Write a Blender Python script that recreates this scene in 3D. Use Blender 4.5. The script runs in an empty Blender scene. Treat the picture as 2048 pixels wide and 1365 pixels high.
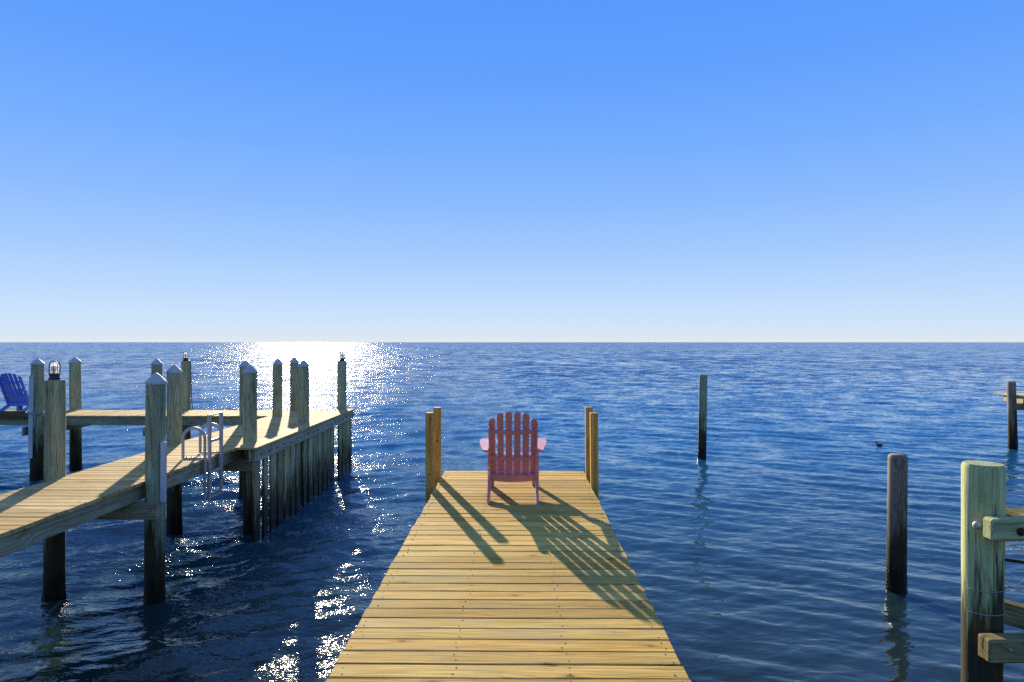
import bpy, math, random
import numpy as np
from mathutils import Vector, Matrix

random.seed(7)
R = math.radians
scene = bpy.context.scene
C = scene.collection

# ---------------------------------------------------------------- camera
cam_d = bpy.data.cameras.new('camera')
cam_d.sensor_width = 36.0
cam_d.lens = 23.5
cam_d.clip_start = 0.05
cam_d.clip_end = 60000
cam = bpy.data.objects.new('camera', cam_d)
C.objects.link(cam)
cam.location = (0, 0, 3.2)
cam.rotation_euler = (R(90.1), 0, 0)
scene.camera = cam

# ---------------------------------------------------------------- light
SUN_EL, SUN_AZ = 16.9, 17.6          # degrees above the horizon / left of the view axis
EXPOSURE = 1.5
EXP = 2 ** EXPOSURE


def lin(r, g, b):
    def f(c):
        c = c / 255.0
        return c / 12.92 if c <= 0.04045 else ((c + 0.055) / 1.055) ** 2.4
    return (f(r), f(g), f(b))


world = bpy.data.worlds.new('World')
scene.world = world
world.use_nodes = True
wt = world.node_tree
wt.nodes.clear()
w_out = wt.nodes.new('ShaderNodeOutputWorld')
w_bg = wt.nodes.new('ShaderNodeBackground')
w_sky = wt.nodes.new('ShaderNodeTexSky')
w_sky.sky_type = 'NISHITA'
w_sky.sun_disc = False
w_sky.sun_elevation = R(SUN_EL)
w_sky.sun_rotation = R(-SUN_AZ)
w_sky.air_density = 1.0
w_sky.dust_density = 0.0
w_sky.ozone_density = 3.0
w_tc = wt.nodes.new('ShaderNodeTexCoord')
w_sep = wt.nodes.new('ShaderNodeSeparateXYZ')
w_ramp = wt.nodes.new('ShaderNodeValToRGB')
wt.links.new(w_tc.outputs['Generated'], w_sep.inputs[0])
wt.links.new(w_sep.outputs['Z'], w_ramp.inputs[0])
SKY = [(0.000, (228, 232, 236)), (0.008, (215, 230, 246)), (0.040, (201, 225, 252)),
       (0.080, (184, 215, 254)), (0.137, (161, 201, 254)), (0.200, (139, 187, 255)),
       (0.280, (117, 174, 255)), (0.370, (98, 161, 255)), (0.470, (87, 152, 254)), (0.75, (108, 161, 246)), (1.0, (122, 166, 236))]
cr = w_ramp.color_ramp
while len(cr.elements) < len(SKY):
    cr.elements.new(0.5)
for e, (p, c) in zip(cr.elements, SKY):
    e.position = p
    e.color = (*lin(*c), 1)
w_a = wt.nodes.new('ShaderNodeVectorMath')
w_a.operation = 'SCALE'
w_a.inputs['Scale'].default_value = 0.97 / EXP
w_b = wt.nodes.new('ShaderNodeVectorMath')
w_b.operation = 'SCALE'
w_b.inputs['Scale'].default_value = 0.0012
w_add = wt.nodes.new('ShaderNodeVectorMath')
w_add.operation = 'ADD'
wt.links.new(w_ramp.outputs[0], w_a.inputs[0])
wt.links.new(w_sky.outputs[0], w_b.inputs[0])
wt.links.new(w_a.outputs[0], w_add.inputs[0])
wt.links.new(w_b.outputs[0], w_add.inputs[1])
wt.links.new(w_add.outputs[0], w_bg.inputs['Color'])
w_bg.inputs['Strength'].default_value = 1.0
wt.links.new(w_bg.outputs[0], w_out.inputs[0])

sun_d = bpy.data.lights.new('sun', 'SUN')
sun_d.energy = 3.7
sun_d.angle = R(0.55)
sun_d.color = (1.0, 0.87, 0.63)
sun = bpy.data.objects.new('sun', sun_d)
C.objects.link(sun)
to_sun = Vector((-math.sin(R(SUN_AZ)) * math.cos(R(SUN_EL)), math.cos(R(SUN_AZ)) * math.cos(R(SUN_EL)), math.sin(R(SUN_EL))))
sun.rotation_euler = to_sun.to_track_quat('Z', 'Y').to_euler()
sun.location = to_sun * 200

vs = scene.view_settings
vs.view_transform = 'Standard'
vs.look = 'None'
vs.exposure = EXPOSURE
vs.gamma = 1.0
vs.use_curve_mapping = False
scene.render.engine = 'CYCLES'
cy = scene.cycles
cy.max_bounces = 6
cy.diffuse_bounces = 3
cy.glossy_bounces = 4
cy.transmission_bounces = 6
cy.transparent_max_bounces = 8
cy.caustics_reflective = False
cy.caustics_refractive = False
cy.sample_clamp_indirect = 6.0
cy.use_denoising = False


# ---------------------------------------------------------------- node helpers
class NT:
    def __init__(self, name):
        m = bpy.data.materials.new(name)
        m.use_nodes = True
        self.m = m
        self.t = m.node_tree
        self.t.nodes.clear()
        self.out = self.t.nodes.new('ShaderNodeOutputMaterial')
        self.b = self.t.nodes.new('ShaderNodeBsdfPrincipled')
        self.l(self.b.outputs[0], self.out.inputs[0])

    def l(self, a, b):
        self.t.links.new(a, b)

    def n(self, typ, **kw):
        nd = self.t.nodes.new('ShaderNode' + typ)
        for k, v in kw.items():
            setattr(nd, k, v)
        return nd

    def val(self, sock, v):
        if hasattr(v, 'is_output') or isinstance(v, bpy.types.NodeSocket):
            self.l(v, sock)
        elif isinstance(v, (tuple, list)) and len(v) == 3 and sock.type == 'RGBA':
            sock.default_value = (*v, 1)
        else:
            sock.default_value = v

    def math(self, op, a, b=0.0, c=None, clamp=False):
        nd = self.n('Math', operation=op, use_clamp=clamp)
        self.val(nd.inputs[0], a)
        self.val(nd.inputs[1], b)
        if c is not None:
            self.val(nd.inputs[2], c)
        return nd.outputs[0]

    def vmath(self, op, a, b=(0, 0, 0), scale=None):
        nd = self.n('VectorMath', operation=op)
        self.val(nd.inputs[0], a)
        self.val(nd.inputs[1], b)
        if scale is not None:
            self.val(nd.inputs['Scale'], scale)
        return nd.outputs[0]

    def noise(self, vec, scale, detail=3.0, rough=0.55, dist=0.0, color=False):
        nd = self.n('TexNoise')
        self.val(nd.inputs['Vector'], vec)
        nd.inputs['Scale'].default_value = scale
        nd.inputs['Detail'].default_value = detail
        nd.inputs['Roughness'].default_value = rough
        nd.inputs['Distortion'].default_value = dist
        return nd.outputs['Color' if color else 0]

    def rng(self, v, a, b, lo=0.0, hi=1.0, smooth=True):
        nd = self.n('MapRange', clamp=True)
        nd.interpolation_type = 'SMOOTHSTEP' if smooth else 'LINEAR'
        self.val(nd.inputs[0], v)
        nd.inputs[1].default_value = a
        nd.inputs[2].default_value = b
        nd.inputs[3].default_value = lo
        nd.inputs[4].default_value = hi
        return nd.outputs[0]

    def mix(self, f, a, b, mode='MIX'):
        nd = self.n('Mix', data_type='RGBA', blend_type=mode)
        self.val(nd.inputs[0], f)
        self.val(nd.inputs[6], a)
        self.val(nd.inputs[7], b)
        return nd.outputs[2]

    def sep(self, v):
        nd = self.n('SeparateXYZ')
        self.l(v, nd.inputs[0])
        return nd.outputs

    def comb(self, x, y, z):
        nd = self.n('CombineXYZ')
        for s, v in zip(nd.inputs, (x, y, z)):
            self.val(s, v)
        return nd.outputs[0]

    def bump(self, h, strength=0.3, dist=0.01, normal=None):
        nd = self.n('Bump')
        nd.inputs['Strength'].default_value = strength
        nd.inputs['Distance'].default_value = dist
        self.l(h, nd.inputs['Height'])
        if normal is not None:
            self.l(normal, nd.inputs['Normal'])
        return nd.outputs[0]

    def set(self, **kw):
        for k, v in kw.items():
            self.val(self.b.inputs[k.replace('_', ' ')], v)
        return self.m


def wood(name, light, mid, dark, axis='X', knots=0.5, gray=None, gray_amt=0.0, wet=False, wet_hi=1.15, wet_w=0.6, vary=0.25,
         rough=0.75, streak=1.0, checks=0.0):
    """Sawn or round timber: long grain, streaks, knots, per-piece tint; wet=True adds the tidal stain and algae."""
    t = NT(name)
    tc = t.n('TexCoord').outputs['Object']
    oi = t.n('ObjectInfo').outputs['Random']
    off = t.comb(t.math('MULTIPLY', oi, 37.0), t.math('MULTIPLY', oi, 91.0), t.math('MULTIPLY', oi, 53.0))
    co = t.vmath('ADD', tc, off)

    def st(a, b):
        s = {'X': (a, b, b), 'Y': (b, a, b), 'Z': (b, b, a)}[axis]
        return t.vmath('MULTIPLY', co, s)
    big = t.noise(st(0.9, 7.0), 1.0, 4, 0.6, 0.6)
    fine = t.noise(st(2.2, 70.0), 1.0, 4, 0.65, 0.2)
    hair = t.noise(st(4.0, 220.0), 1.0, 2, 0.6)
    # growth ring figure
    wv = t.n('TexWave', wave_type='RINGS', rings_direction=axis, wave_profile='SIN')
    t.l(t.vmath('ADD', st(0.5, 9.0), t.vmath('SCALE', t.noise(st(0.8, 4.0), 1.0, 2, color=True), scale=2.2)), wv.inputs['Vector'])
    wv.inputs['Scale'].default_value = 1.4
    wv.inputs['Distortion'].default_value = 2.0
    wv.inputs['Detail'].default_value = 2.0
    wv.inputs['Detail Scale'].default_value = 1.5
    col = t.mix(t.rng(big, 0.38, 0.62), light, mid)
    col = t.mix(t.math('MULTIPLY', t.rng(wv.outputs[1], 0.55, 0.98), 0.35 * streak), col, dark)
    col = t.mix(t.math('MULTIPLY', t.rng(fine, 0.47, 0.68), 0.62 * streak), col, dark)
    col = t.mix(t.math('MULTIPLY', t.rng(hair, 0.52, 0.72), 0.40 * streak), col, dark)
    # knots
    vo = t.n('TexVoronoi', feature='F1', voronoi_dimensions='2D' if axis == 'X' else '3D')
    kp = t.vmath('ADD', st(2.2, 6.0), t.vmath('SCALE', t.noise(st(3, 9), 1.0, 2, color=True), scale=0.35))
    t.l(kp, vo.inputs['Vector'])
    vo.inputs['Scale'].default_value = 0.72
    sel = t.rng(t.sep(vo.outputs['Color'])[0], 0.52, 0.60)
    kd = vo.outputs['Distance']
    core = t.math('MULTIPLY', t.rng(kd, 0.025, 0.060, 1.0, 0.0), sel)
    ringp = t.math('MULTIPLY_ADD', t.math('SINE', t.math('MULTIPLY', kd, 210.0)), 0.35, 0.5)
    halo = t.math('MULTIPLY', t.math('MULTIPLY', t.rng(kd, 0.05, 0.15, 1.0, 0.0), ringp), sel)
    kn = t.math('MAXIMUM', core, t.math('MULTIPLY', halo, 0.7))
    col = t.mix(t.math('MULTIPLY', kn, knots), col, (dark[0] * 0.5, dark[1] * 0.45, dark[2] * 0.45))
    # short dark splits along the grain
    sp = t.noise(st(5.0, 46.0), 1.0, 2, 0.5)
    split = t.rng(sp, 0.735, 0.775)
    col = t.mix(t.math('MULTIPLY', split, 0.85), col, (dark[0] * 0.3, dark[1] * 0.3, dark[2] * 0.3))
    ck = 0.0
    if checks > 0:
        cn = t.noise(st(0.55, 13.0), 1.0, 3, 0.55, 0.15)
        ck = t.math('MULTIPLY', t.rng(t.math('ABSOLUTE', t.math('SUBTRACT', cn, 0.5)), 0.004, 0.016, 1.0, 0.0),
                    t.rng(t.noise(st(0.8, 3.0), 1.0, 2), 0.48, 0.60))
        col = t.mix(t.math('MULTIPLY', ck, checks * 0.9), col, (0.012, 0.010, 0.007))
    # blotches: mildew, footprints of rain
    bl = t.noise(st(1.6, 3.2), 1.0, 5, 0.7, 0.4)
    if gray is not None:
        col = t.mix(t.math('MULTIPLY', t.rng(bl, 0.45, 0.72), gray_amt), col, gray)
    # individual tint
    v = t.math('MULTIPLY_ADD', oi, vary * 2, 1.0 - vary)
    o2 = t.math('FRACT', t.math('MULTIPLY', oi, 17.31))
    hue = t.math('MULTIPLY_ADD', o2, vary * 1.6, 1.0 - vary * 0.8)
    col = t.mix(1.0, col, t.comb(v, t.math('MULTIPLY', v, t.math('POWER', hue, 0.35)), t.math('MULTIPLY', v, hue)), 'MULTIPLY')
    rgh = rough
    if wet:
        pz = t.sep(t.n('NewGeometry').outputs['Position'])[2]
        jit = t.math('MULTIPLY_ADD', t.noise(st(1.2, 14.0), 1.0, 4, 0.65), 2.0, -1.0)
        pzj = t.math('ADD', pz, jit)
        stain = t.rng(pzj, wet_hi - wet_w, wet_hi, 1.0, 0.0)
        col = t.mix(t.math('MULTIPLY', stain, 0.94), col, (0.024, 0.018, 0.010))
        alg = t.math('MULTIPLY', t.rng(pzj, 0.15, 0.75, 1.0, 0.0), t.rng(t.noise(co, 9.0, 4), 0.42, 0.62))
        col = t.mix(t.math('MULTIPLY', alg, 0.75), col, (0.045, 0.06, 0.012))
        band = t.rng(t.math('MULTIPLY_ADD', jit, 0.4, pz), 0.18, 0.52, 1.0, 0.0)
        col = t.mix(band, col, (0.010, 0.009, 0.006))
        rgh = t.rng(pzj, 0.05, 0.6, 0.28, rough)
        bmp_wet = t.math('MULTIPLY', t.noise(co, 60.0, 3), t.rng(pz, 0.1, 0.35, 1.5, 0.0))
    h = t.math('ADD', t.math('MULTIPLY', fine, -0.7), t.math('MULTIPLY', hair, -0.4))
    h = t.math('SUBTRACT', h, t.math('MULTIPLY', kn, 0.4))
    h = t.math('SUBTRACT', h, t.math('MULTIPLY', split, 1.2))
    if checks > 0:
        h = t.math('SUBTRACT', h, t.math('MULTIPLY', ck, 2.0 * checks))
    if wet:
        h = t.math('ADD', h, bmp_wet)
    t.set(Base_Color=col, Roughness=rgh, Normal=t.bump(h, 0.45, 0.004))
    t.b.inputs['Specular IOR Level'].default_value = 0.03 if axis == 'X' else 0.12
    return t.m


def plain(name, color, rough=0.5, metal=0.0, dirt=0.25, scale=18.0, bump=0.15, spec=0.5):
    t = NT(name)
    co = t.n('TexCoord').outputs['Object']
    oi = t.n('ObjectInfo').outputs['Random']
    co = t.vmath('ADD', co, t.comb(t.math('MULTIPLY', oi, 11.0), oi, t.math('MULTIPLY', oi, 5.0)))
    nz = t.noise(co, scale, 4, 0.65)
    n2 = t.noise(co, scale * 0.22, 4, 0.7)
    dk = tuple(c * 0.55 for c in color)
    col = t.mix(t.math('MULTIPLY', t.rng(n2, 0.42, 0.72), dirt), color, dk)
    col = t.mix(t.math('MULTIPLY', t.rng(nz, 0.55, 0.8), dirt), col, dk)
    t.set(Base_Color=col, Roughness=t.rng(n2, 0.3, 0.75, rough * 0.8, min(1, rough * 1.25)), Metallic=metal,
          Normal=t.bump(nz, bump, 0.003))
    t.b.inputs['Specular IOR Level'].default_value = spec
    return t.m


M = {}
M['deck'] = wood('yellow_deck_wood', (0.62, 0.405, 0.112), (0.51, 0.310, 0.074), (0.17, 0.100, 0.032), 'X', 0.85, (0.36, 0.28, 0.145), 0.6, vary=0.2)
M['deck_post'] = wood('yellow_post_wood', (0.56, 0.37, 0.085), (0.46, 0.285, 0.06), (0.18, 0.10, 0.025), 'Z', 0.9, vary=0.1, wet=True, wet_hi=0.7)
M['deck_frame'] = wood('dock_frame_wood', (0.26, 0.22, 0.12), (0.2, 0.16, 0.08), (0.09, 0.07, 0.03), 'X', 0.5)
M['pier_deck'] = wood('pier_deck_wood', (0.60, 0.415, 0.175), (0.48, 0.315, 0.118), (0.18, 0.108, 0.042), 'X', 0.6, (0.38, 0.31, 0.19), 0.5, vary=0.18)
M['pier_frame'] = wood('pier_frame_wood', (0.38, 0.365, 0.24), (0.29, 0.27, 0.17), (0.10, 0.09, 0.05), 'X', 0.6, (0.24, 0.21, 0.14), 0.45, vary=0.15)
M['waler'] = wood('waler_wood_painted_glare', (0.43, 0.40, 0.28), (0.34, 0.31, 0.20), (0.12, 0.10, 0.06), 'X', 0.6, (0.25, 0.24, 0.14), 0.5, vary=0.05)  # paler than the frame timber: glare off the water put into the colour
M['cap_wood'] = wood('cap_board_wood', (0.58, 0.42, 0.20), (0.48, 0.33, 0.14), (0.2, 0.13, 0.05), 'X', 0.5, vary=0.1)
M['rust_wood'] = wood('rusty_kerb_wood', (0.17, 0.12, 0.07), (0.12, 0.08, 0.045), (0.05, 0.03, 0.015), 'X', 0.4)
M['sheet'] = wood('bulkhead_board_wood', (0.50, 0.46, 0.26), (0.38, 0.34, 0.18), (0.09, 0.08, 0.035), 'Z', 0.3, (0.13, 0.15, 0.045), 0.65, wet=True, wet_hi=1.05, vary=0.2, checks=0.5)
M['pile'] = wood('green_piling_wood', (0.39, 0.425, 0.25), (0.275, 0.30, 0.17), (0.085, 0.08, 0.04), 'Z', 0.9, (0.25, 0.215, 0.13), 0.5, wet=True, wet_hi=1.30, vary=0.18, checks=0.7)
M['pile_gray'] = wood('grey_piling_wood', (0.36, 0.28, 0.19), (0.25, 0.185, 0.12), (0.06, 0.044, 0.028), 'Z', 1.0, (0.15, 0.10, 0.06), 0.6, wet=True, wet_hi=1.2, vary=0.05, checks=1.0)
M['pile_pale'] = wood('pale_green_piling_wood', (0.52, 0.56, 0.27), (0.41, 0.46, 0.21), (0.13, 0.135, 0.055), 'Z', 0.5, (0.25, 0.30, 0.13), 0.45, wet=True, wet_hi=1.86, wet_w=0.45, vary=0.0, checks=1.0)
M['beam_pale'] = wood('pale_green_beam_wood', (0.50, 0.54, 0.29), (0.40, 0.44, 0.22), (0.15, 0.14, 0.06), 'X', 0.6, vary=0.05)
M['beam_dark'] = wood('stained_beam_wood', (0.34, 0.28, 0.13), (0.24, 0.195, 0.09), (0.05, 0.042, 0.02), 'X', 0.8, (0.08, 0.085, 0.035), 0.6, vary=0.05, checks=0.6)
M['pine'] = wood('pale_pine_wood', (0.74, 0.64, 0.40), (0.64, 0.53, 0.30), (0.3, 0.22, 0.11), 'X', 0.4)
M['pink'] = plain('faded_red_plastic', (0.56, 0.225, 0.235), 0.34, 0, 0.18, 30, 0.12)
M['blue'] = plain('blue_plastic', (0.06, 0.17, 0.68), 0.5, 0, 0.2, 30, 0.12)
M['cap'] = plain('white_cap_plastic', (0.40, 0.39, 0.40), 0.6, 0, 0.3, 14, 0.05)
M['white'] = plain('white_plastic', (0.47, 0.47, 0.49), 0.5, 0, 0.35, 9, 0.05)
M['alu'] = plain('weathered_aluminium', (0.40, 0.37, 0.36), 0.5, 0.3, 0.3, 25, 0.1)
M['dark'] = plain('dark_metal', (0.03, 0.032, 0.036), 0.5, 0.4, 0.3, 30, 0.1)
M['nail'] = plain('rusty_nail_metal', (0.035, 0.026, 0.02), 0.7, 0.3, 0.4, 60, 0.1)
M['rust'] = plain('rusty_iron', (0.05, 0.022, 0.012), 0.8, 0.2, 0.5, 60, 0.4)
M['zinc'] = plain('galvanised_bolt_metal', (0.40, 0.39, 0.40), 0.5, 0.4, 0.4, 60, 0.2)
M['rope'] = plain('grey_rope_fibre', (0.27, 0.29, 0.31), 0.9, 0, 0.5, 80, 0.5)
M['bird'] = plain('dark_brown_feathers', (0.035, 0.026, 0.02), 0.8, 0, 0.5, 40, 0.3)
M['bulb'] = plain('white_lamp_bulb', (0.8, 0.8, 0.78), 0.3, 0, 0.05, 20, 0.0)
g = NT('frosted_lamp_glass')
gn = g.noise(g.n('TexCoord').outputs['Object'], 60, 2)
g.set(Base_Color=(0.85, 0.87, 0.9), Roughness=0.12, Normal=g.bump(gn, 0.05, 0.002))
g_tl = g.n('BsdfTranslucent')
g_tl.inputs['Color'].default_value = (0.92, 0.93, 0.95, 1)
g_tp = g.n('BsdfTransparent')
g_m1, g_m2 = g.n('MixShader'), g.n('MixShader')
g_m1.inputs[0].default_value = 0.72
g.l(g.b.outputs[0], g_m1.inputs[1])
g.l(g_tl.outputs[0], g_m1.inputs[2])
g_m2.inputs[0].default_value = 0.38
g.l(g_m1.outputs[0], g_m2.inputs[1])
g.l(g_tp.outputs[0], g_m2.inputs[2])
g.l(g_m2.outputs[0], g.out.inputs[0])
M['glass'] = g.m

# water -----------------------------------------------------------------
t = NT('bay_water')
pos = t.n('NewGeometry').outputs['Position']
px, py, pz = t.sep(pos)
flat = t.comb(px, py, 0.0)
# small ripples nearby: true relief
h1 = t.noise(t.vmath('MULTIPLY', flat, (0.9, 1.5, 1.0)), 3.6, 2, 0.45, 0.3)
h2 = t.noise(t.vmath('MULTIPLY', flat, (0.8, 1.7, 1.0)), 10.0, 2, 0.5, 0.2)
patch = t.rng(t.noise(flat, 0.22, 2, 0.5), 0.36, 0.62, 0.35, 1.0)
left = t.rng(px, 1.5, -2.0, 0.8, 5.0)
hsum = t.math('ADD', t.math('MULTIPLY', h1, 0.42), t.math('MULTIPLY', t.math('MULTIPLY', h2, 0.15), t.math('MULTIPLY', patch, left)))
h3 = t.noise(flat, 24.0, 1, 0.5)
hsum = t.math('ADD', hsum, t.math('MULTIPLY', t.math('MULTIPLY', h3, t.rng(px, 0.8, -2.0, 0.008, 0.12)), patch))
nb = t.bump(hsum, 1.0, 0.045)
# chop finer than the mesh can carry, further out: slope perturbation in world space
far = t.rng(py, 6.0, 70.0, 0.0, 1.0, False)
far = t.math('POWER', far, 0.6)
gust = t.rng(t.noise(t.vmath('MULTIPLY', flat, (0.5, 1.0, 1.0)), 0.012, 3, 0.6), 0.3, 0.7, 0.8, 1.2)
HALFV = (0.5, 0.5, 0.5)
cL = t.vmath('SUBTRACT', t.noise(t.vmath('MULTIPLY', flat, (1.6, 1.0, 1.0)), 0.16, 3, 0.6, color=True), HALFV)
cA = t.vmath('SUBTRACT', t.noise(t.vmath('MULTIPLY', flat, (0.9, 1.0, 1.0)), 0.9, 3, 0.6, color=True), HALFV)
cB = t.vmath('SUBTRACT', t.noise(t.vmath('MULTIPLY', flat, (0.8, 1.0, 1.0)), 6.0, 2, 0.6, color=True), HALFV)
pert = t.vmath('ADD', t.vmath('SCALE', cA, scale=0.85), t.vmath('SCALE', cB, scale=0.75))
pert = t.vmath('ADD', pert, t.vmath('SCALE', cL, scale=t.rng(py, 20.0, 120.0, 0.0, 0.75, False)))
pert = t.vmath('MULTIPLY', pert, (1.25, 1.15, 0.0))
pert = t.vmath('ADD', pert, (0.0, -0.135, 0.0))
pert = t.vmath('SCALE', pert, scale=t.math('MULTIPLY', far, gust))
nrm = t.vmath('NORMALIZE', t.vmath('ADD', nb, pert))
# dark water body nearby; further out, reflected sky blue painted into the colour
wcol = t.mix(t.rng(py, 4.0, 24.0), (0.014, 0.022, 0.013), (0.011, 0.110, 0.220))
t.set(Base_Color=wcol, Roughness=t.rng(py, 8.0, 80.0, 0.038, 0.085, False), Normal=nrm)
t.b.inputs['IOR'].default_value = 1.46
M['water'] = t.m


# ---------------------------------------------------------------- mesh helpers
class MB:
    def __init__(self):
        self.v, self.f = [], []

    def add(self, vs_, fs_):
        o = len(self.v)
        self.v += [tuple(p) for p in vs_]
        self.f += [tuple(i + o for i in f) for f in fs_]
        return self

    def box(self, x0, x1, y0, y1, z0, z1, c=0.0):
        """box with chamfered edges (three rectangles per axis direction, hulled)"""
        if c <= 0:
            v = [(x, y, z) for x in (x0, x1) for y in (y0, y1) for z in (z0, z1)]
            f = [(0, 1, 3, 2), (4, 6, 7, 5), (0, 4, 5, 1), (2, 3, 7, 6), (0, 2, 6, 4), (1, 5, 7, 3)]
            return self.add(v, f)
        v, idx = [], {}
        xs, ys, zs = (x0, x1), (y0, y1), (z0, z1)
        for i in (0, 1):
            for j in (0, 1):
                for k in (0, 1):
                    sx, sy, sz = (1 - 2 * i) * c, (1 - 2 * j) * c, (1 - 2 * k) * c
                    for a in range(3):
                        p = [xs[i] + sx, ys[j] + sy, zs[k] + sz]
                        p[a] = (xs[i], ys[j], zs[k])[a]
                        idx[(i, j, k, a)] = len(v)
                        v.append(p)
        f = []
        I = lambda i, j, k, a: idx[(i, j, k, a)]
        for s in (0, 1):
            q = [I(s, 0, 0, 0), I(s, 1, 0, 0), I(s, 1, 1, 0), I(s, 0, 1, 0)]
            f.append(q if s else q[::-1])
            q = [I(0, s, 0, 1), I(0, s, 1, 1), I(1, s, 1, 1), I(1, s, 0, 1)]
            f.append(q if s else q[::-1])
            q = [I(0, 0, s, 2), I(1, 0, s, 2), I(1, 1, s, 2), I(0, 1, s, 2)]
            f.append(q if s else q[::-1])
        for a_, b_ in ((0, 1), (1, 0)):
            pass
        for i in (0, 1):
            for j in (0, 1):
                q = [I(i, j, 0, 0), I(i, j, 1, 0), I(i, j, 1, 1), I(i, j, 0, 1)]
                f.append(q if i == j else q[::-1])
                q = [I(i, 0, j, 0), I(i, 1, j, 0), I(i, 1, j, 2), I(i, 0, j, 2)]
                f.append(q[::-1] if i == j else q)
                q = [I(0, i, j, 1), I(1, i, j, 1), I(1, i, j, 2), I(0, i, j, 2)]
                f.append(q if i == j else q[::-1])
                for k in (0, 1):
                    q = [I(i, j, k, 0), I(i, j, k, 1), I(i, j, k, 2)]
                    f.append(q if (i + j + k) % 2 else q[::-1])
        return self.add(v, f)

    def rings(self, rings_, cap0=True, cap1=True):
        n = len(rings_[0])
        v = [p for r in rings_ for p in r]
        f = []
        for k in range(len(rings_) - 1):
            for i in range(n):
                j = (i + 1) % n
                f.append((k * n + i, k * n + j, (k + 1) * n + j, (k + 1) * n + i))
        if cap0:
            f.append(tuple(range(n))[::-1])
        if cap1:
            f.append(tuple((len(rings_) - 1) * n + i for i in range(n)))
        return self.add(v, f)

    def lathe(self, prof, n=20, cx=0, cy=0, sq=1.0):
        return self.rings([[(cx + r * math.cos(2 * math.pi * i / n), cy + r * math.sin(2 * math.pi * i / n) * sq, z)
                            for i in range(n)] for r, z in prof])

    def tube(self, pts, r, n=8):
        pts = [Vector(p) for p in pts]
        rs = r if isinstance(r, (list, tuple)) else [r] * len(pts)
        rg, up = [], None
        for k, p in enumerate(pts):
            d = (pts[min(k + 1, len(pts) - 1)] - pts[max(k - 1, 0)]).normalized()
            if up is None:
                up = Vector((0, 0, 1)) if abs(d.z) < 0.9 else Vector((1, 0, 0))
            a = d.cross(up).normalized()
            b = a.cross(d).normalized()
            up = b
            rg.append([p + (a * math.cos(2 * math.pi * i / n) + b * math.sin(2 * math.pi * i / n)) * rs[k] for i in range(n)])
        return self.rings(rg)

    def prism(self, outline, axis, a0, a1):
        """extrude a 2-D outline along an axis: 'x' -> outline in (y, z); 'z' -> (x, y); 'y' -> (x, z)"""
        def P(u, w, a):
            return {'x': (a, u, w), 'y': (u, a, w), 'z': (u, w, a)}[axis]
        n = len(outline)
        v = [P(u, w, a0) for u, w in outline] + [P(u, w, a1) for u, w in outline]
        f = [tuple(range(n)), tuple(range(n, 2 * n))[::-1]] + [(i, i + n, (i + 1) % n + n, (i + 1) % n) for i in range(n)]
        return self.add(v, f)

    def xf(self, mat, start=0):
        for i in range(start, len(self.v)):
            self.v[i] = tuple(mat @ Vector(self.v[i]))
        return self

    def mesh(self, name, mat, smooth=False):
        me = bpy.data.meshes.new(name)
        me.from_pydata(self.v, [], self.f)
        me.validate()
        if mat is not None:
            me.materials.append(mat)
        if smooth is not False:
            me.polygons.foreach_set('use_smooth', [True] * len(me.polygons))
            if smooth is not True:
                me.set_sharp_from_angle(angle=R(smooth))
        import bmesh
        bm = bmesh.new()
        bm.from_mesh(me)
        bmesh.ops.recalc_face_normals(bm, faces=bm.faces)
        bm.to_mesh(me)
        bm.free()
        me.update()
        return me

    def build(self, name, mat, parent=None, loc=(0, 0, 0), rot=(0, 0, 0), smooth=False):
        return put(name, self.mesh(name, mat, smooth), parent, loc, rot)


def put(name, me, parent=None, loc=(0, 0, 0), rot=(0, 0, 0), scale=None):
    o = bpy.data.objects.new(name, me)
    C.objects.link(o)
    o.location = loc
    o.rotation_euler = rot
    if scale:
        o.scale = scale
    o.parent = parent
    return o


def tag(o, label=None, cat=None, group=None, kind=None):
    for k, v in (('label', label), ('category', cat), ('group', group), ('kind', kind)):
        if v:
            o[k] = v
    return o


def empty(name, loc=(0, 0, 0), rz=0.0):
    o = bpy.data.objects.new(name, None)
    o.empty_display_size = 0.2
    C.objects.link(o)
    o.location = loc
    o.rotation_euler = (0, 0, rz)
    return o


def plank_mesh(L, W, T, seed, name='plank', mat=None, seg=4, wob=0.0015):
    """a board along local X, top at z = 0, eased top edges, edges not dead straight"""
    rnd = random.Random(seed)
    m = MB()
    rg = []
    for k in range(seg + 1):
        x = -L / 2 + L * k / seg
        a = W / 2 + rnd.uniform(-wob, wob)
        b = W / 2 + rnd.uniform(-wob, wob)
        dz = rnd.uniform(-wob, wob) * 0.8
        e = 0.005
        rg.append([(x, -a, -T), (x, b, -T), (x, b, -e + dz), (x, b - e, dz), (x, -a + e, dz), (x, -a, -e + dz)])
    m.rings(rg)
    return m.mesh(name, mat)


def board(name, mat, parent, p0, p1, w, h, c=0.004):
    """a straight timber from p0 to p1 (centre line): w across, h upright; local X along it"""
    p0, p1 = Vector(p0), Vector(p1)
    d = p1 - p0
    L = d.length
    m = MB().box(-L / 2, L / 2, -w / 2, w / 2, -h / 2, h / 2, c)
    rz = math.atan2(d.y, d.x)
    ry = -math.atan2(d.z, math.hypot(d.x, d.y))
    return m.build(name, mat, parent, (p0 + p1) / 2, (0, ry, rz))


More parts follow.
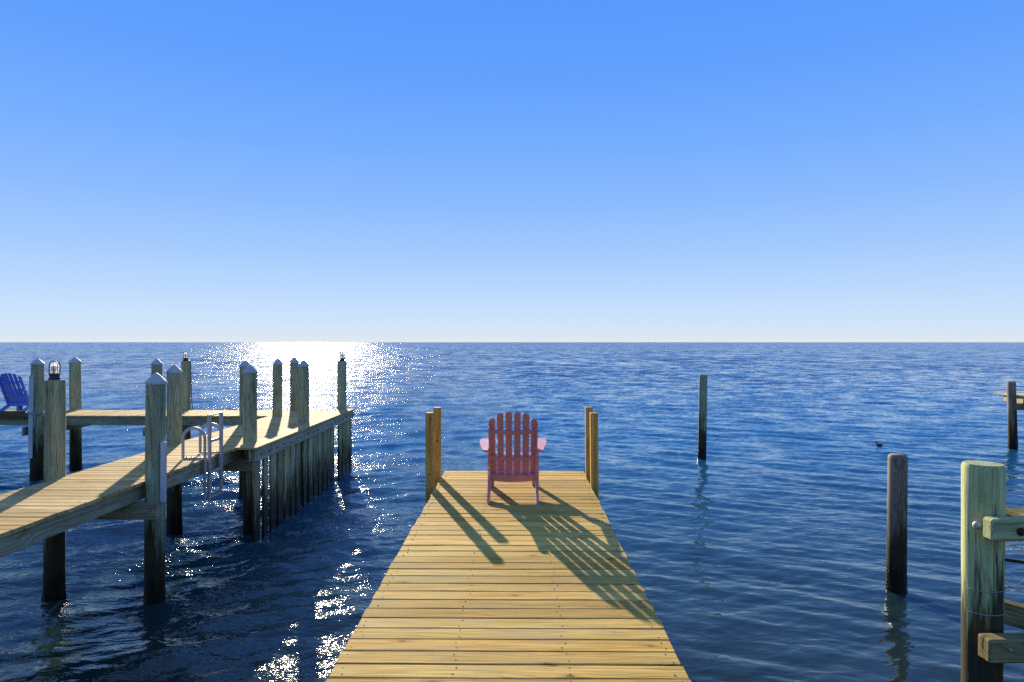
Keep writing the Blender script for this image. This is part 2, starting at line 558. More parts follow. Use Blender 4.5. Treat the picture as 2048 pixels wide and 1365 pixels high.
def pile_mb(r_top, r_bot, z0, z1, seed, n=28, dome=0.012, wob=0.02):
    rnd = random.Random(seed)
    ph = [rnd.uniform(0, 6.28) for _ in range(4)]
    rg = []
    zs = [z0, z0 + 0.3, -0.08, 0.0, 0.06, 0.12, 0.18, 0.25, 0.33, 0.5, 0.9, 1.3, 1.7, 2.1, z1 - 0.25, z1 - 0.03, z1 - 0.008, z1]
    zs = sorted(set(z for z in zs if z0 <= z <= z1))
    for z in zs:
        t_ = (z - z0) / (z1 - z0)
        r = r_bot + (r_top - r_bot) * t_
        if z > z1 - 0.009:
            r -= dome
        if z > z1 - 0.004:
            r -= dome * 0.6
        ring = []
        for i in range(n):
            a = 2 * math.pi * i / n
            k = 1 + wob * (math.sin(2 * a + ph[0] + z * 0.7) + 0.6 * math.sin(3 * a + ph[1] - z * 1.1) + 0.35 * math.sin(7 * a + ph[2] + z))
            if z < 0.3:
                k *= 1 + (0.05 * math.sin(9 * a + ph[3] + z * 17) + rnd.uniform(-0.02, 0.09)) * (0.3 - max(z, 0)) / 0.3
            ring.append((r * k * math.cos(a), r * k * math.sin(a), z))
        rg.append(ring)
    return MB().rings(rg)


# ---------------------------------------------------------------- water surface
def build_water():
    def axis_lines(core0, core1, d, grow, dmax, far_):
        a = list(np.arange(core0, core1, d))
        up, s = [a[-1]], d
        while up[-1] < far_:
            s = s * (grow if s < dmax else 1.13)
            up.append(up[-1] + s)
        dn, s = [a[0]], d
        while dn[-1] > -far_:
            s = s * (grow if s < dmax else 1.13)
            dn.append(dn[-1] - s)
        return np.array(dn[:0:-1] + a + up[1:])
    xs = axis_lines(-10.0, 9.5, 0.042, 1.02, 1.0, 24000)
    ys, y = [], 2.6
    while y < 26000:
        ys.append(y)
        if y < 160:
            y += min(max(0.030, y * y / 3000.0), 1.2 + y * 0.01)
        else:
            y += y * 0.09
    back, s = [], 0.05
    y = 2.6
    while y > -900:
        s *= 1.08
        y -= s
        back.append(y)
    ys = np.array(back[::-1] + ys)
    X, Y = np.meshgrid(xs.astype(np.float64), ys.astype(np.float64))
    DX = np.gradient(xs)[None, :] * np.ones_like(Y)
    DY = np.gradient(ys)[:, None] * np.ones_like(X)
    S = np.maximum(DX, DY)
    Z = np.zeros_like(X)
    rs = np.random.RandomState(11)
    nw = 96
    lam = np.exp(np.linspace(math.log(0.16), math.log(2.6), nw)) * rs.uniform(0.93, 1.07, nw)
    active = (Y > -4) & (S < 1.5) & (np.abs(X) < 90)
    ii = np.where(active.ravel())[0]
    xa, ya, sa = X.ravel()[ii], Y.ravel()[ii], S.ravel()[ii]
    za = np.zeros(len(ii))
    # slow modulation so that ripples come in patches
    mod = 0.9 + 0.25 * np.sin(0.55 * xa + 0.9 * ya + 1.0) * np.sin(0.41 * xa - 0.5 * ya + 2.2) + 0.15 * np.sin(0.17 * xa + 0.31 * ya)
    mod = mod * (0.8 + 0.75 * np.clip((ya - 5) / 22.0, 0, 1))
    mod = mod * (1.0 + 1.5 * np.clip((-xa - 0.6) / 2.2, 0, 1) * np.clip((26 - ya) / 14, 0.3, 1))
    side = np.tanh((xa + 0.5) / 4.0)
    for k in range(nw):
        L = lam[k]
        kk = 2 * math.pi / L
        tr = k % 3
        if tr == 0:
            th, ws = R(63) + rs.normal(0, R(11)), 0.62 + 0.38 * side
        elif tr == 1:
            th, ws = R(117) + rs.normal(0, R(11)), 0.62 - 0.38 * side
        else:
            th, ws = R(90) + rs.normal(0, R(38)), 0.55
        slope = 0.0165 * (1.0 if L < 0.8 else (0.8 / L) ** 0.8)
        if L < 0.3:
            slope *= 0.75
        phs = rs.uniform(0, 6.283)
        w = np.clip((L / sa - 2.2) / 2.2, 0, 1) * ws
        sel = w > 0
        arg = kk * (xa[sel] * math.cos(th) + ya[sel] * math.sin(th)) + phs
        za[sel] += w[sel] * (slope * 1.414 / kk) * (np.sin(arg) + 0.15 * np.sin(2 * arg + 1.57))
    za *= mod
    Z.ravel()[ii] = za
    ny, nx = X.shape
    co = np.stack([X.ravel(), Y.ravel(), Z.ravel()], 1).astype(np.float32)
    a = (np.arange(ny - 1)[:, None] * nx + np.arange(nx - 1)[None, :]).ravel()
    quads = np.stack([a, a + 1, a + nx + 1, a + nx], 1).astype(np.int32)
    me = bpy.data.meshes.new('water')
    me.vertices.add(len(co))
    me.vertices.foreach_set('co', co.ravel())
    nq = len(quads)
    me.loops.add(nq * 4)
    me.loops.foreach_set('vertex_index', quads.ravel())
    me.polygons.add(nq)
    me.polygons.foreach_set('loop_start', np.arange(nq, dtype=np.int32) * 4)
    me.polygons.foreach_set('use_smooth', np.ones(nq, dtype=bool))
    me.update(calc_edges=True)
    me.materials.append(M['water'])
    o = put('water', me)
    tag(o, 'rippled blue bay water reaching to the horizon', kind='structure')
    print('water verts', len(co))


build_water()

# ---------------------------------------------------------------- the dock in the middle
DECK = 1.5
dock = empty('wooden_dock', (-0.048, 0, 0), -0.0084)
tag(dock, 'yellow timber dock in the middle running straight out from the camera', 'dock')
PITCH = 0.1475
HALF = 0.915
pv = [plank_mesh(2 * HALF + random.uniform(-0.006, 0.006), 0.1370, 0.038, 100 + i, 'plank', M['deck']) for i in range(7)]
y = 8.84 - PITCH / 2
rows = []
i = 0
while y > -1.6:
    put('plank', pv[i % 7], dock, (random.uniform(-0.007, 0.007), y + random.uniform(-0.0015, 0.0015), DECK + random.uniform(-0.002, 0.002)),
        (random.uniform(-0.002, 0.002), 0, random.uniform(-0.0018, 0.0018) + (math.pi if random.random() < 0.5 else 0)))
    rows.append(y)
    y -= PITCH
    i += 1
nails = MB()
for yy in rows:
    for xx in (-0.86, -0.29, 0.31, 0.86):
        for s in (-0.038, 0.036):
            if random.random() < 0.2:
                continue
            nails.lathe([(0.0042, DECK - 0.004), (0.0042, DECK + 0.003), (0.003, DECK + 0.0036)], 6,
                        xx + random.uniform(-0.018, 0.018), yy + s + random.uniform(-0.012, 0.012))
tag(nails.build('nail_heads', M['nail'], dock), kind='stuff')
for xx in (-0.86, -0.29, 0.31, 0.86):
    board('joist', M['deck_frame'], dock, (xx, -1.6, DECK - 0.038 - 0.095), (xx, 8.80, DECK - 0.038 - 0.095), 0.04, 0.184)
for yy in (0.6, 3.4, 6.2, 8.2):
    board('cross_beam', M['deck_frame'], dock, (-0.98, yy, 1.18), (0.98, yy, 1.18), 0.09, 0.18)
    for s in (-1, 1):
        if yy < 7:
            pile_mb(0.095, 0.1, -1.0, 1.26, yy * 7 + s).build('piling', M['pile'], dock, (s * 0.7, yy + 0.15, 0), smooth=50)
BOLTS = {0: ((0.012, 2.30), (0.002, 1.655)), 1: ((0.006, 1.965),)}
POST = [(-0.985, 7.86, 2.372, 0.0), (-0.972, 8.42, 2.378, 0.004), (0.972, 7.92, 2.365, -0.01), (0.968, 8.52, 2.375, -0.006)]
for pi_, (x_, y_, zt, lean) in enumerate(POST):
    o = MB().box(-0.0445, 0.0445, -0.0445, 0.0445, -1.0, zt, 0.005).build('post', M['deck_post'], dock, (x_, y_, 0), (0, lean, random.uniform(-0.03, 0.03)))
    for bx_, bz_ in BOLTS.get(pi_, ()):
        MB().lathe([(0.010, -0.003), (0.010, 0.002), (0.006, 0.004), (0.002, 0.005)], 10).build('bolt', M['rust'], o, (bx_, -0.0445, bz_), (R(90), 0, 0))

# ---------------------------------------------------------------- the pier at the left
PX0, PR = -4.65, -0.015


def pw(u, v, z):
    return Vector((PX0 + u * math.cos(PR) - v * math.sin(PR), u * math.sin(PR) + v * math.cos(PR), z))


pier = empty('wooden_pier', (PX0, 0, 0), PR)
tag(pier, 'long timber pier at the left with capped pilings, crosswise head and board breakwater', 'pier')
UL, TV0, TV1 = -1.16, 15.40, 16.66
ps = [plank_mesh(1.20, 0.1375, 0.038, 300 + i, 'plank', M['pier_deck']) for i in range(6)]
pl = [plank_mesh(1.26, 0.1375, 0.038, 320 + i, 'plank', M['pier_deck']) for i in range(6)]
pt = [plank_mesh(1.29, 0.1375, 0.038, 340 + i, 'plank', M['pier_deck']) for i in range(6)]
v = 3.2 - 0.1468 * 34
i = 0
while v < TV1:
    wide = v > 10.6
    me = (pl if wide else ps)[i % 6]
    u = (UL + 0.07) / 2 if wide else (UL + 0.02) / 2
    put('plank', me, pier, (u + random.uniform(-0.008, 0.008), v, DECK + random.uniform(-0.002, 0.002)),
        (0, 0, random.uniform(-0.002, 0.002) + (math.pi if random.random() < 0.5 else 0)))
    v += 0.1468
    i += 1
u = UL - 0.09
i = 0
while u > -9.6:
    put('plank', pt[i % 6], pier, (u, (TV0 + TV1) / 2 + random.uniform(-0.008, 0.008), DECK + random.uniform(-0.002, 0.002)),
        (0, 0, math.pi / 2 + random.uniform(-0.002, 0.002)))
    u -= 0.1468
    i += 1
zs_ = DECK - 0.038 - 0.095
for u in (-0.025, -0.57, UL + 0.03):
    board('stringer', M['pier_frame'], pier, (u, -1.85, zs_), (u, TV0 + 0.2, zs_), 0.04, 0.185)
board('stringer', M['pier_frame'], pier, (UL - 0.02, TV0 + 0.03, zs_), (-9.6, TV0 + 0.03, zs_), 0.04, 0.185)
board('stringer', M['pier_frame'], pier, (0.3, TV1 - 0.06, zs_), (-9.6, TV1 - 0.06, zs_), 0.04, 0.185)
board('stringer', M['pier_frame'], pier, (UL - 0.02, (TV0 + TV1) / 2, zs_), (-9.6, (TV0 + TV1) / 2, zs_), 0.04, 0.185)
board('kerb_board', M['rust_wood'], pier, (-6.58, TV0 - 0.02, DECK + 0.01), (-9.6, TV0 - 0.02, DECK + 0.01), 0.035, 0.19)

# pilings: (u, v, capped, radius)
PILES = [(0.135, 8.22, True, 0.114), (-1.25, 8.42, False, 0.116),
         (0.085, 11.22, True, 0.110), (-1.20, 11.24, True, 0.113),
         (0.10, 13.95, True, 0.112), (-1.13, 13.95, True, 0.112),
         (-1.02, 15.44, True, 0.105), (-1.05, 16.76, True, 0.108), (0.16, 16.70, False, 0.113),
         (-3.74, 15.30, True, 0.114), (-3.83, 16.80, False, 0.112),
         (-6.52, 15.30, True, 0.132), (-6.64, 16.82, True, 0.128), (0.10, 5.4, True, 0.114), (-1.25, 5.5, True, 0.114),
         (0.12, 2.5, True, 0.114), (-1.25, 2.5, True, 0.114), (0.12, -0.3, True, 0.114), (-1.25, -0.3, True, 0.114)]
ZCAP, ZFLAT = 2.70, 2.725
rc = 0.121
cap_prof = [(rc, -0.012), (rc, 0.012), (rc - 0.003, 0.020), (rc - 0.02, 0.038), (0.05, 0.095), (0.022, 0.118), (0.008, 0.126), (0.002, 0.127)]
cap_me = MB().lathe(cap_prof, 24).mesh('piling_cap', M['cap'], 60)
for k, (u, v, capped, r) in enumerate(PILES):
    o = pile_mb(r, r * 1.06, -1.6, ZCAP if capped else ZFLAT, 40 + k, dome=0.004).build(
        'piling', M['pile'], pier, (u, v, 0), (random.uniform(-0.008, 0.008), random.uniform(-0.008, 0.008), 0), smooth=50)
    if k == 0:
        for hx, hz, hh in ((-0.035, 2.52, 0.034), (0.042, 1.70, 0.040)):
            hy = -math.sqrt(max(0.0, (r * 1.02) ** 2 - hx * hx)) + 0.004
            MB().rings([[(q * 0.012 * math.cos(2 * math.pi * i / 12), q * hh * math.sin(2 * math.pi * i / 12), d) for i in range(12)]
                        for q, d in ((1.0, -0.01), (0.95, 0.006), (0.6, 0.002), (0.2, -0.004))]).build('knot', M['rust'], o, (hx, hy, hz), (R(90), 0, -math.asin(-hx / r)), smooth=True)
    if capped:
        put('piling_cap', cap_me, o, (0, 0, ZCAP - 0.005), (0, 0, 0), (r / 0.112, r / 0.112, 1.0))
for v in (-0.48, 2.32, 5.27, 8.05, 11.05, 13.78):
    board('cross_beam', M['pier_frame'], pier, (-1.45, v, 1.17), (0.27, v, 1.17), 0.09, 0.19)
for u in (-1.2, -3.60, -6.37, -3.93, -6.70):
    board('cross_beam', M['pier_frame'], pier, (u, 15.1, 1.165), (u, 17.0, 1.165), 0.045, 0.19)
# bulkhead: cap, walers, boards, bolts
board('cap_board', M['cap_wood'], pier, (0.285, 10.55, DECK + 0.02), (0.285, 16.70, DECK + 0.02), 0.375, 0.038)
board('waler', M['waler'], pier, (0.435, 10.58, 1.402), (0.435, 16.68, 1.402), 0.04, 0.19)
board('waler', M['pier_frame'], pier, (0.345, 10.58, 1.402), (0.345, 16.68, 1.402), 0.04, 0.19)
v = 10.60
bolt_me = MB().lathe([(0.014, 0), (0.014, 0.012), (0.006, 0.016)], 8).mesh('bolt', M['rust'], 40)
k = 0
gaps = {0: 0.165, 1: 0.13, 6: 0.19, 7: 0.125}
while v < 16.6:
    w = 0.238 + random.uniform(-0.012, 0.012) - (0.05 if k in (1, 7) else 0)
    if v + w > 16.68:
        w = 16.68 - v
    if w < 0.08:
        break
    if not (15.12 < v < 15.42):
        m = MB().box(-0.019, 0.019, -w / 2, w / 2, -1.4, 1.49 + random.uniform(-0.004, 0), 0.003)
        m.build('sheet_board', M['sheet'], pier, (0.39 + random.uniform(-0.003, 0.003), v + w / 2, 0), (random.uniform(-0.006, 0.006), 0, 0))
    put('bolt', bolt_me, pier, (0.455, v + w / 2 + random.uniform(-0.03, 0.03), 1.41 + random.uniform(-0.015, 0.015)), (0, R(90), 0))
    v += w + gaps.get(k, 0.078 + random.uniform(-0.012, 0.012))
    k += 1


# ---------------------------------------------------------------- lamps on the flat-topped pilings
def dock_lamp(loc, label, cord=False):
    e = empty('piling_lamp', loc)
    e.scale = (1.12, 1.12, 1.06)
    tag(e, label, 'lamp', 'caged lamps on the pier pilings')
    MB().lathe([(0.060, 0.0), (0.060, 0.02), (0.052, 0.03), (0.052, 0.058), (0.058, 0.062), (0.058, 0.075), (0.040, 0.078)], 20).build('lamp_base', M['dark'], e, smooth=40)
    MB().lathe([(0.043, 0.078), (0.045, 0.10), (0.045, 0.165), (0.040, 0.19), (0.028, 0.207), (0.010, 0.214), (0.002, 0.215)], 20).build('lamp_glass', M['glass'], e, smooth=True)
    MB().lathe([(0.012, 0.08), (0.014, 0.10), (0.026, 0.13), (0.026, 0.155), (0.016, 0.172), (0.003, 0.178)], 12).build('bulb', M['bulb'], e, smooth=True)
    cg = MB()
    for j in range(4):
        a = j * math.pi / 4 + 0.35
        pts = []
        for q in range(13):
            th = math.pi * q / 12
            rr = 0.054
            if q in (0, 12):
                pts.append((math.cos(a) * rr * (1 if q == 0 else -1), math.sin(a) * rr * (1 if q == 0 else -1), 0.07))
            pts.append((math.cos(a) * rr * math.cos(th), math.sin(a) * rr * math.cos(th), 0.175 + 0.052 * math.sin(th)))
        if pts[-2][2] < pts[-1][2]:
            pts[-2], pts[-1] = pts[-1], pts[-2]
        cg.tube(pts, 0.0032, 5)
    for z in (0.115, 0.155):
        cg.tube([(0.0545 * math.cos(x), 0.0545 * math.sin(x), z) for x in np.linspace(0, 2 * math.pi, 21)], 0.0030, 5)
    cg.build('lamp_cage', M['dark'], e, smooth=True)
    if cord:
        MB().tube([(0.06, 0, 0.02), (0.11, -0.03, 0.0), (0.128, -0.02, -0.1), (0.135, -0.02, -0.5), (0.15, -0.03, -0.9), (0.175, -0.05, -1.1), (0.172, -0.08, -1.21)], 0.008, 6).build('power_cord', M['dark'], e, smooth=True)


dock_lamp(pw(-1.25, 8.42, ZFLAT), 'caged glass lamp on the near flat-topped piling at far left')
dock_lamp(pw(-3.83, 16.80, ZFLAT), 'small caged lamp with a hanging cord on a piling behind the pier head', True)
dock_lamp(pw(0.16, 16.70, ZFLAT), 'caged lamp on the corner piling at the right end of the pier')

# ---------------------------------------------------------------- boarding ladder
lad = empty('boarding_ladder', pw(0.03, 9.72, DECK), PR)
tag(lad, 'raised aluminium boarding ladder with arched handrails on the pier edge', 'ladder')


def arch(y0):
    pts = [(-0.30, y0, 0.02), (-0.30, y0, 0.30)]
    for q in range(1, 12):
        a = math.pi - math.pi * q / 12
        pts.append((-0.14 + 0.16 * math.cos(a), y0, 0.30 + 0.155 * math.sin(a)))
    pts += [(0.02, y0, 0.30), (0.02, y0, -0.10), (0.02, y0, -0.60)]
    return pts


for y0 in (-0.02, 0.50):
    h = MB().tube(arch(y0), 0.021, 10).build('handrail', M['alu'], lad, smooth=50)
    fb = MB().box(-0.31, 0.02, y0 - 0.015, y0 + 0.015, 0.004, 0.030, 0.003)
    fo = fb.build('foot_bar', M['alu'], h)
    sb = MB()
    for x in (-0.25, -0.18, -0.1, -0.05):
        sb.lathe([(0.008, 0.028), (0.008, 0.040), (0.003, 0.044)], 8, x, y0)
    sb.build('screw_heads', M['dark'], h)
for y0 in (0.06, 0.44):
    MB().box(0.03, 0.068, y0 - 0.03, y0 + 0.03, -0.60, 0.62, 0.004).build('rail', M['alu'], lad)
MB().box(0.028, 0.067, 0.0305, 0.4695, 0.621, 0.640, 0.003).build('top_bar', M['alu'], lad)
for z in (0.25, -0.21, -0.575):
    MB().box(0.005 if z < -0.5 else 0.022, 0.072, 0.0905, 0.4095, z - 0.018, z + 0.018, 0.004).build('rung', M['alu'], lad)
MB().box(0.0, 0.03, -0.02, 0.50, -0.60, -0.57, 0.004).build('spreader_bar', M['alu'], lad)

# ---------------------------------------------------------------- bumper, pole, rope, cleat
b = MB().box(-0.035, 0.035, -0.018, 0.018, 1.24, 1.985, 0.01).build('dock_bumper', M['white'], None, pw(0.263, 8.16, 0), (0, 0.008, PR + 0.15))
tag(b, 'white plastic bumper strip on the side of the nearest capped piling', 'bumper')
b = MB()
b.box(-0.048, 0.048, -0.014, 0.014, 0.55, 2.44, 0.004)
b = b.build('white_board', M['white'], None, pw(-6.565, 15.145, 0), (0.0, 0.012, PR))
tag(b, 'weathered white board tied upright to a piling of the pier head', 'board')
rp_ = MB()
c0 = pw(-6.54, 15.26, 0)
for j, z in enumerate((1.565, 1.585, 1.60)):
    rp_.tube([(c0.x + 0.168 * math.cos(a), c0.y + 0.170 * math.sin(a), z + 0.012 * math.sin(a * 2 + j)) for a in np.linspace(0, 6.283, 25)], 0.0095, 6)
rp_.tube([(c0.x + 0.10, c0.y - 0.15, 1.58), (c0.x + 0.11, c0.y - 0.165, 1.42), (c0.x + 0.07, c0.y - 0.165, 1.2), (c0.x + 0.085, c0.y - 0.16, 0.9)], 0.0095, 6)
tag(rp_.build('rope', M['rope'], smooth=True), 'grey rope lashed around the piling and its white board', 'rope')
cl = empty('dock_cleat', pw(-6.12, 15.50, DECK + 0.002), PR)
tag(cl, 'dark metal cleat on the pier head beside the lashed piling', 'cleat')
MB().box(-0.03, 0.03, -0.025, 0.025, 0.0, 0.05, 0.006).build('cleat_base', M['dark'], cl)
MB().tube([(-0.15, 0, 0.072), (-0.08, 0, 0.064), (0, 0, 0.06), (0.08, 0, 0.064), (0.15, 0, 0.072)], [0.010, 0.017, 0.02, 0.017, 0.010], 8).build('cleat_horn', M['dark'], cl, smooth=True)


# ---------------------------------------------------------------- adirondack chairs
def chair(loc, rz, mat, label):
    e = empty('adirondack_chair', loc, rz)
    tag(e, label, 'chair')
    # side rails that run from the seat front down to the rear foot
    top = [(0.43, 0.372), (0.30, 0.352), (0.16, 0.295), (0.02, 0.225), (-0.12, 0.165), (-0.28, 0.10), (-0.415, 0.045), (-0.425, 0.0)]
    bot = [(-0.27, 0.0), (-0.16, 0.055), (0.0, 0.13), (0.16, 0.205), (0.30, 0.255), (0.43, 0.268)]
    for s in (-1, 1):
        x0, x1 = sorted((s * 0.246, s * 0.274))
        MB().prism(top + bot, 'x', x0, x1).build('side_rail', mat, e)
        x0, x1 = sorted((s * 0.2755, s * 0.298))
        m = MB().box(x0, x1, 0.33, 0.435, 0.0, 0.529, 0.004)
        x0, x1 = sorted((s * 0.225, s * 0.2985))
        m.box(x0, x1, 0.4365, 0.458, 0.0, 0.529, 0.004)
        m.build('front_leg', mat, e)
        # arm: paddle shape
        ol = [(0.268, 0.50), (0.345, 0.50), (0.372, 0.475), (0.385, 0.42), (0.385, 0.25), (0.375, 0.10), (0.355, -0.05), (0.335, -0.20), (0.325, -0.33), (0.31, -0.36), (0.268, -0.36), (0.268, 0.0)]
        m = MB().prism([(s * a, b_) for a, b_ in ol], 'z', 0.53, 0.552)
        m.build('arm', mat, e)
        ob = [(0.2985, 0.529), (0.362, 0.529), (0.362, 0.475), (0.345, 0.45), (0.315, 0.44), (0.2985, 0.44)]
        MB().prism([(s * a, b_) for a, b_ in ob], 'y', 0.345, 0.42).build('arm_bracket', mat, e)
    # seat slats along the rail tops
    path = [(0.445, 0.378), (0.355, 0.374), (0.262, 0.350), (0.175, 0.313), (0.088, 0.271), (0.002, 0.228)]
    for j, (yy, zz) in enumerate(path):
        ang = [-0.05, 0.12, 0.36, 0.43, 0.46, 0.46][j]
        MB().box(-0.275, 0.275, -0.041, 0.041, -0.001, 0.020, 0.005).build('seat_slat', mat, e, (0, yy - 0.02, zz), (ang, 0, 0))
    MB().box(-0.2455, 0.2455, 0.40, 0.421, 0.27, 0.355, 0.004).build('apron', mat, e)
    # back: slats on a curve, leaning to the rear (local frame: w = up the back, d = rearwards)
    tilt = math.atan2(0.43, 0.788)
    bk = Matrix.Translation((0, 0.0, 0.19)) @ Matrix.Rotation(tilt, 4, 'X')   # local z goes up and to the rear (-y)
    hs = [0.80, 0.876, 0.898, 0.898, 0.876, 0.80]
    for j in range(6):
        xc = (j - 2.5) * 0.0912
        d = -0.030 * (1 - (xc / 0.26) ** 2)
        h = hs[j]
        w = 0.0348
        sgn = -1 if j < 3 else 1
        drop = [0.045, 0.022, 0.006][min(j, 5 - j)]
        # outline in x,z with the outer top corner rounded
        ol = [(-w, 0.0), (w, 0.0), (w, h - 0.008), (w - 0.006, h)]
        arc = [(-w + 0.030, h - drop * 0.08), (-w + 0.014, h - drop * 0.35), (-w + 0.004, h - drop * 0.75), (-w, h - drop * 1.2 - 0.006)]
        ol = ol + arc
        if sgn == 1:
            ol = [(-a, b_) for a, b_ in ol]
        m = MB().prism(ol, 'y', -0.010, 0.010)
        m.xf(Matrix.Translation((xc, d, 0)) @ Matrix.Rotation(-(xc / 0.26) * 0.20, 4, 'Z'))
        m.xf(bk)
        m.build('back_slat', mat, e)
    for wz, hh, th in ((0.655, 0.045, 0.026), (0.305, 0.045, 0.026), (0.035, 0.085, 0.03)):
        inner, outer = [], []
        for q in range(15):
            x = -0.262 + 0.524 * q / 14
            d = -0.030 * (1 - (x / 0.26) ** 2) - 0.0115
            inner.append((x, d))
            outer.append((x, d - th))
        MB().prism(inner + outer[::-1], 'z', wz - hh / 2, wz + hh / 2).xf(bk).build('back_rail', mat, e)
    for s in (-1, 1):
        x0, x1 = sorted((s * 0.2395, s * 0.2625))
        m = MB().box(x0, x1, -0.060, -0.013, -0.06, 0.72, 0.004)
        m.xf(bk)
        m.build('back_stile', mat, e)
    return e


chair((0.013, 7.46, DECK + 0.002), -0.004, M['pink'], 'faded red adirondack chair at the end of the middle dock, facing the water')
chair(pw(-7.52, 16.10, DECK + 0.003), R(4), M['blue'], 'blue adirondack chair on the pier head, cut by the left picture edge')

# ---------------------------------------------------------------- lone pilings in open water
o = pile_mb(0.112, 0.118, -1.6, 2.31, 77, dome=0.010).build('mooring_piling', M['pile'], None, (5.24, 18.45, 0), (0, 0.018, 0), smooth=50)
tag(o, 'slim dark green piling standing alone in the water right of the chair', 'piling')
o = pile_mb(0.114, 0.124, -1.6, 1.76, 78, n=32, dome=0.012, wob=0.018).build('mooring_piling', M['pile_gray'], None, (4.93, 8.58, 0), (0, 0.012, 0), smooth=50)
tag(o, 'weathered grey brown piling with a knot, alone in the water at the right', 'piling')
kn = MB()
n = 16
for rr, dz in ((0.05, 0.0), (0.042, 0.018), (0.028, 0.022), (0.018, 0.012), (0.004, 0.006)):
    pass
kn.rings([[(rr * 0.55 * math.cos(2 * math.pi * i / n), rr * 1.5 * math.sin(2 * math.pi * i / n), dz) for i in range(n)]
          for rr, dz in ((0.058, -0.02), (0.05, 0.006), (0.036, 0.014), (0.022, 0.008), (0.010, -0.006))], True, True)
kn.build('knot', M['pile_gray'], o, (-0.075, -0.080, 1.50), (R(90), 0, R(-43)), smooth=True)

# ---------------------------------------------------------------- timber frame at the right edge
fr = empty('timber_frame', (2.99, 4.27, 0))
tag(fr, 'pale green round piling with bolted beams at the right picture edge', 'dock frame')
pile_mb(0.119, 0.099, -1.5, 2.425, 91, n=36, dome=0.006, wob=0.016).build('piling', M['pile_pale'], fr, (0, 0, 0), (0.0, 0.012, 0.4), smooth=50)


def cham(name, mat, x0, x1, y0, y1, z0, z1, c, loc=(0, 0, 0), rot=(0, 0, 0)):
    return MB().box(x0, x1, y0, y1, z0, z1, c).build(name, mat, fr, loc, rot)


cham('beam', M['beam_pale'], 0, 1.8, -0.045, 0.045, -0.068, 0.068, 0.014, (-0.09, -0.185, 2.06), (0, 0, 0.02))
cham('beam', M['beam_pale'], 0, 1.8, -0.045, 0.045, -0.068, 0.068, 0.012, (0.10, 0.185, 1.995), (0, 0, 0.0))
cham('board', M['beam_dark'], 0, 1.6, -0.10, 0.10, -0.018, 0.018, 0.004, (0.27, 0.06, 2.083), (0, 0, 0.03))
cham('beam', M['beam_dark'], 0, 1.8, -0.055, 0.055, -0.072, 0.072, 0.012, (-0.135, -0.215, 1.345), (0, 0, 0.02))
board('brace', M['beam_dark'], fr, (0.10, 0.19, 1.46), (0.95, -0.15, 1.28), 0.09, 0.14)
MB().lathe([(0.026, 0), (0.028, 0.006), (0.022, 0.016), (0.010, 0.022), (0.002, 0.023)], 14).build('bolt', M['zinc'], fr, (-0.078, -0.088, 2.055), (R(90), 0, R(-41)), smooth=True)
MB().lathe([(0.025, -0.004), (0.025, 0.003), (0.014, 0.004), (0.014, 0.014), (0.004, 0.016)], 12).build('bolt', M['rust'], fr, (0.085, -0.231, 2.055), (R(90), 0, 0.02))
MB().lathe([(0.008, -0.004), (0.008, 0.004), (0.002, 0.006)], 10).build('bolt', M['zinc'], fr, (-0.01, -0.270, 1.36), (R(90), 0, 0.02))
MB().tube([(0.08, 0.05, 1.815), (0.4, 0.0, 1.775), (1.2, -0.05, 1.72)], 0.011, 8).build('tie_rod', M['rust'], fr, smooth=True)
wr = MB()
for z in (1.650, 1.505):
    wr.tube([(0.1155 * math.cos(a) + 0.018, 0.1155 * math.sin(a), z + 0.008 * math.sin(a + 1.0)) for a in np.linspace(0, 6.283, 33)], 0.0028, 5)
wr.tube([(0.11, -0.05, 1.652), (0.17, -0.06, 1.66), (0.22, -0.06, 1.69), (0.30, -0.04, 1.74), (0.6, 0.0, 1.80)], 0.0028, 5)
wr.build('wire', M['rope'], fr, smooth=True)

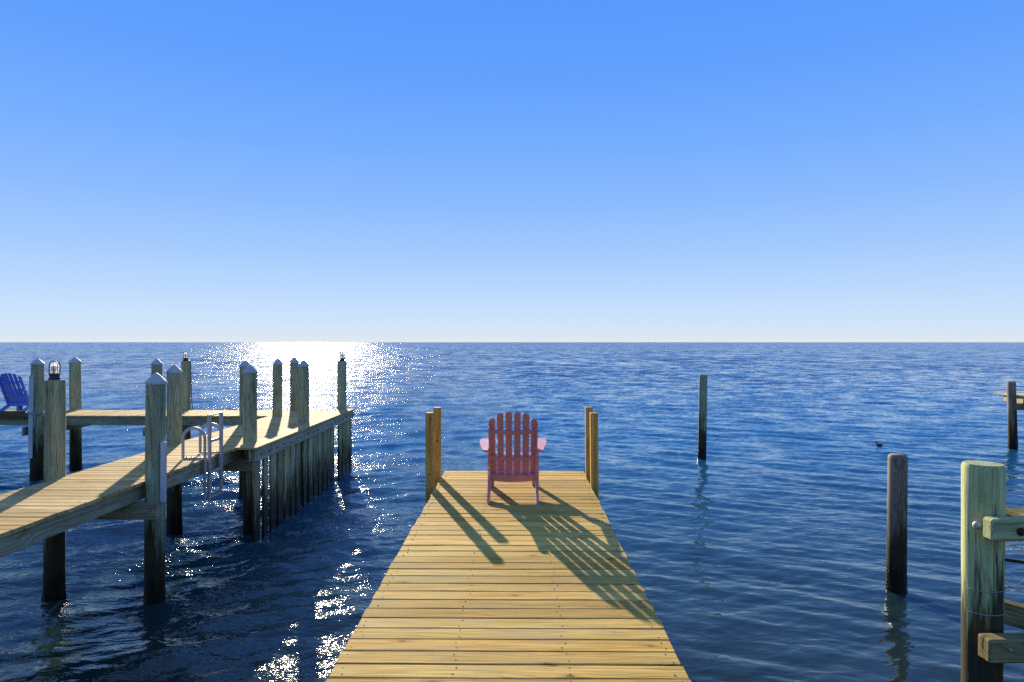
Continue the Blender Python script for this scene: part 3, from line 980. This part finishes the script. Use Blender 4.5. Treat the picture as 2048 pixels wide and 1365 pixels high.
# ---------------------------------------------------------------- neighbour's dock, far right
nd = empty('neighbour_dock', (15.15, 20.98, 0))
tag(nd, 'end of a distant timber dock at the right picture edge with one round piling', 'dock')
nm = [plank_mesh(1.6, 0.1405, 0.036, 500 + i, 'plank', M['pine']) for i in range(4)]
for j in range(40):
    put('plank', nm[j % 4], nd, (0.74 + random.uniform(-0.01, 0.01), -0.07 - 0.147 * j, 1.62), (0, 0, random.uniform(-0.003, 0.003)))
board('fascia', M['pine'], nd, (0.03, -0.35, 1.48), (0.03, -5.8, 1.48), 0.04, 0.2)
board('fascia', M['pine'], nd, (1.4, -0.35, 1.48), (1.4, -5.8, 1.48), 0.04, 0.2)
board('fascia', M['pine'], nd, (0.055, -0.33, 1.48), (1.37, -0.33, 1.48), 0.04, 0.2)
board('cross_beam', M['beam_dark'], nd, (-0.2, -1.12, 1.28), (1.6, -1.12, 1.28), 0.09, 0.19)
pile_mb(0.118, 0.13, -1.6, 2.02, 95, dome=0.006).build('piling', M['pile_gray'], nd, (-0.145, -0.95, 0), (0, -0.022, 0), smooth=50)
pile_mb(0.118, 0.13, -1.6, 2.02, 96, dome=0.006).build('piling', M['pile_gray'], nd, (1.6, -0.95, 0), (0, 0.01, 0), smooth=50)

# ---------------------------------------------------------------- waterbird
bird = MB()
axis_pts = [((0.105, 0, 0.045), 0.006, 0.004), ((0.085, 0, 0.040), 0.028, 0.018), ((0.045, 0, 0.034), 0.048, 0.038), ((0.0, 0, 0.030), 0.055, 0.044),
            ((-0.045, 0, 0.034), 0.046, 0.040), ((-0.068, 0, 0.052), 0.030, 0.028), ((-0.074, 0, 0.080), 0.018, 0.017), ((-0.074, 0, 0.105), 0.015, 0.015),
            ((-0.078, 0, 0.124), 0.020, 0.019), ((-0.092, 0, 0.133), 0.021, 0.019), ((-0.108, 0, 0.130), 0.014, 0.013), ((-0.118, 0, 0.127), 0.006, 0.007), ((-0.150, 0, 0.122), 0.0015, 0.002)]
rg = []
for k, (p, a, b_) in enumerate(axis_pts):
    p0 = Vector(axis_pts[max(k - 1, 0)][0])
    p1 = Vector(axis_pts[min(k + 1, len(axis_pts) - 1)][0])
    d = (p1 - p0).normalized()
    s = Vector((0, 1, 0))
    up = d.cross(s).normalized()
    rg.append([Vector(p) + s * a * math.cos(2 * math.pi * i / 12) + up * b_ * math.sin(2 * math.pi * i / 12) for i in range(12)])
bird.rings(rg)
bo = bird.build('waterbird', M['bird'], None, (11.32, 20.6, 0.0), (0, 0, R(-12)), smooth=True)
tag(bo, 'small dark waterbird swimming on the open water at the right', 'bird')
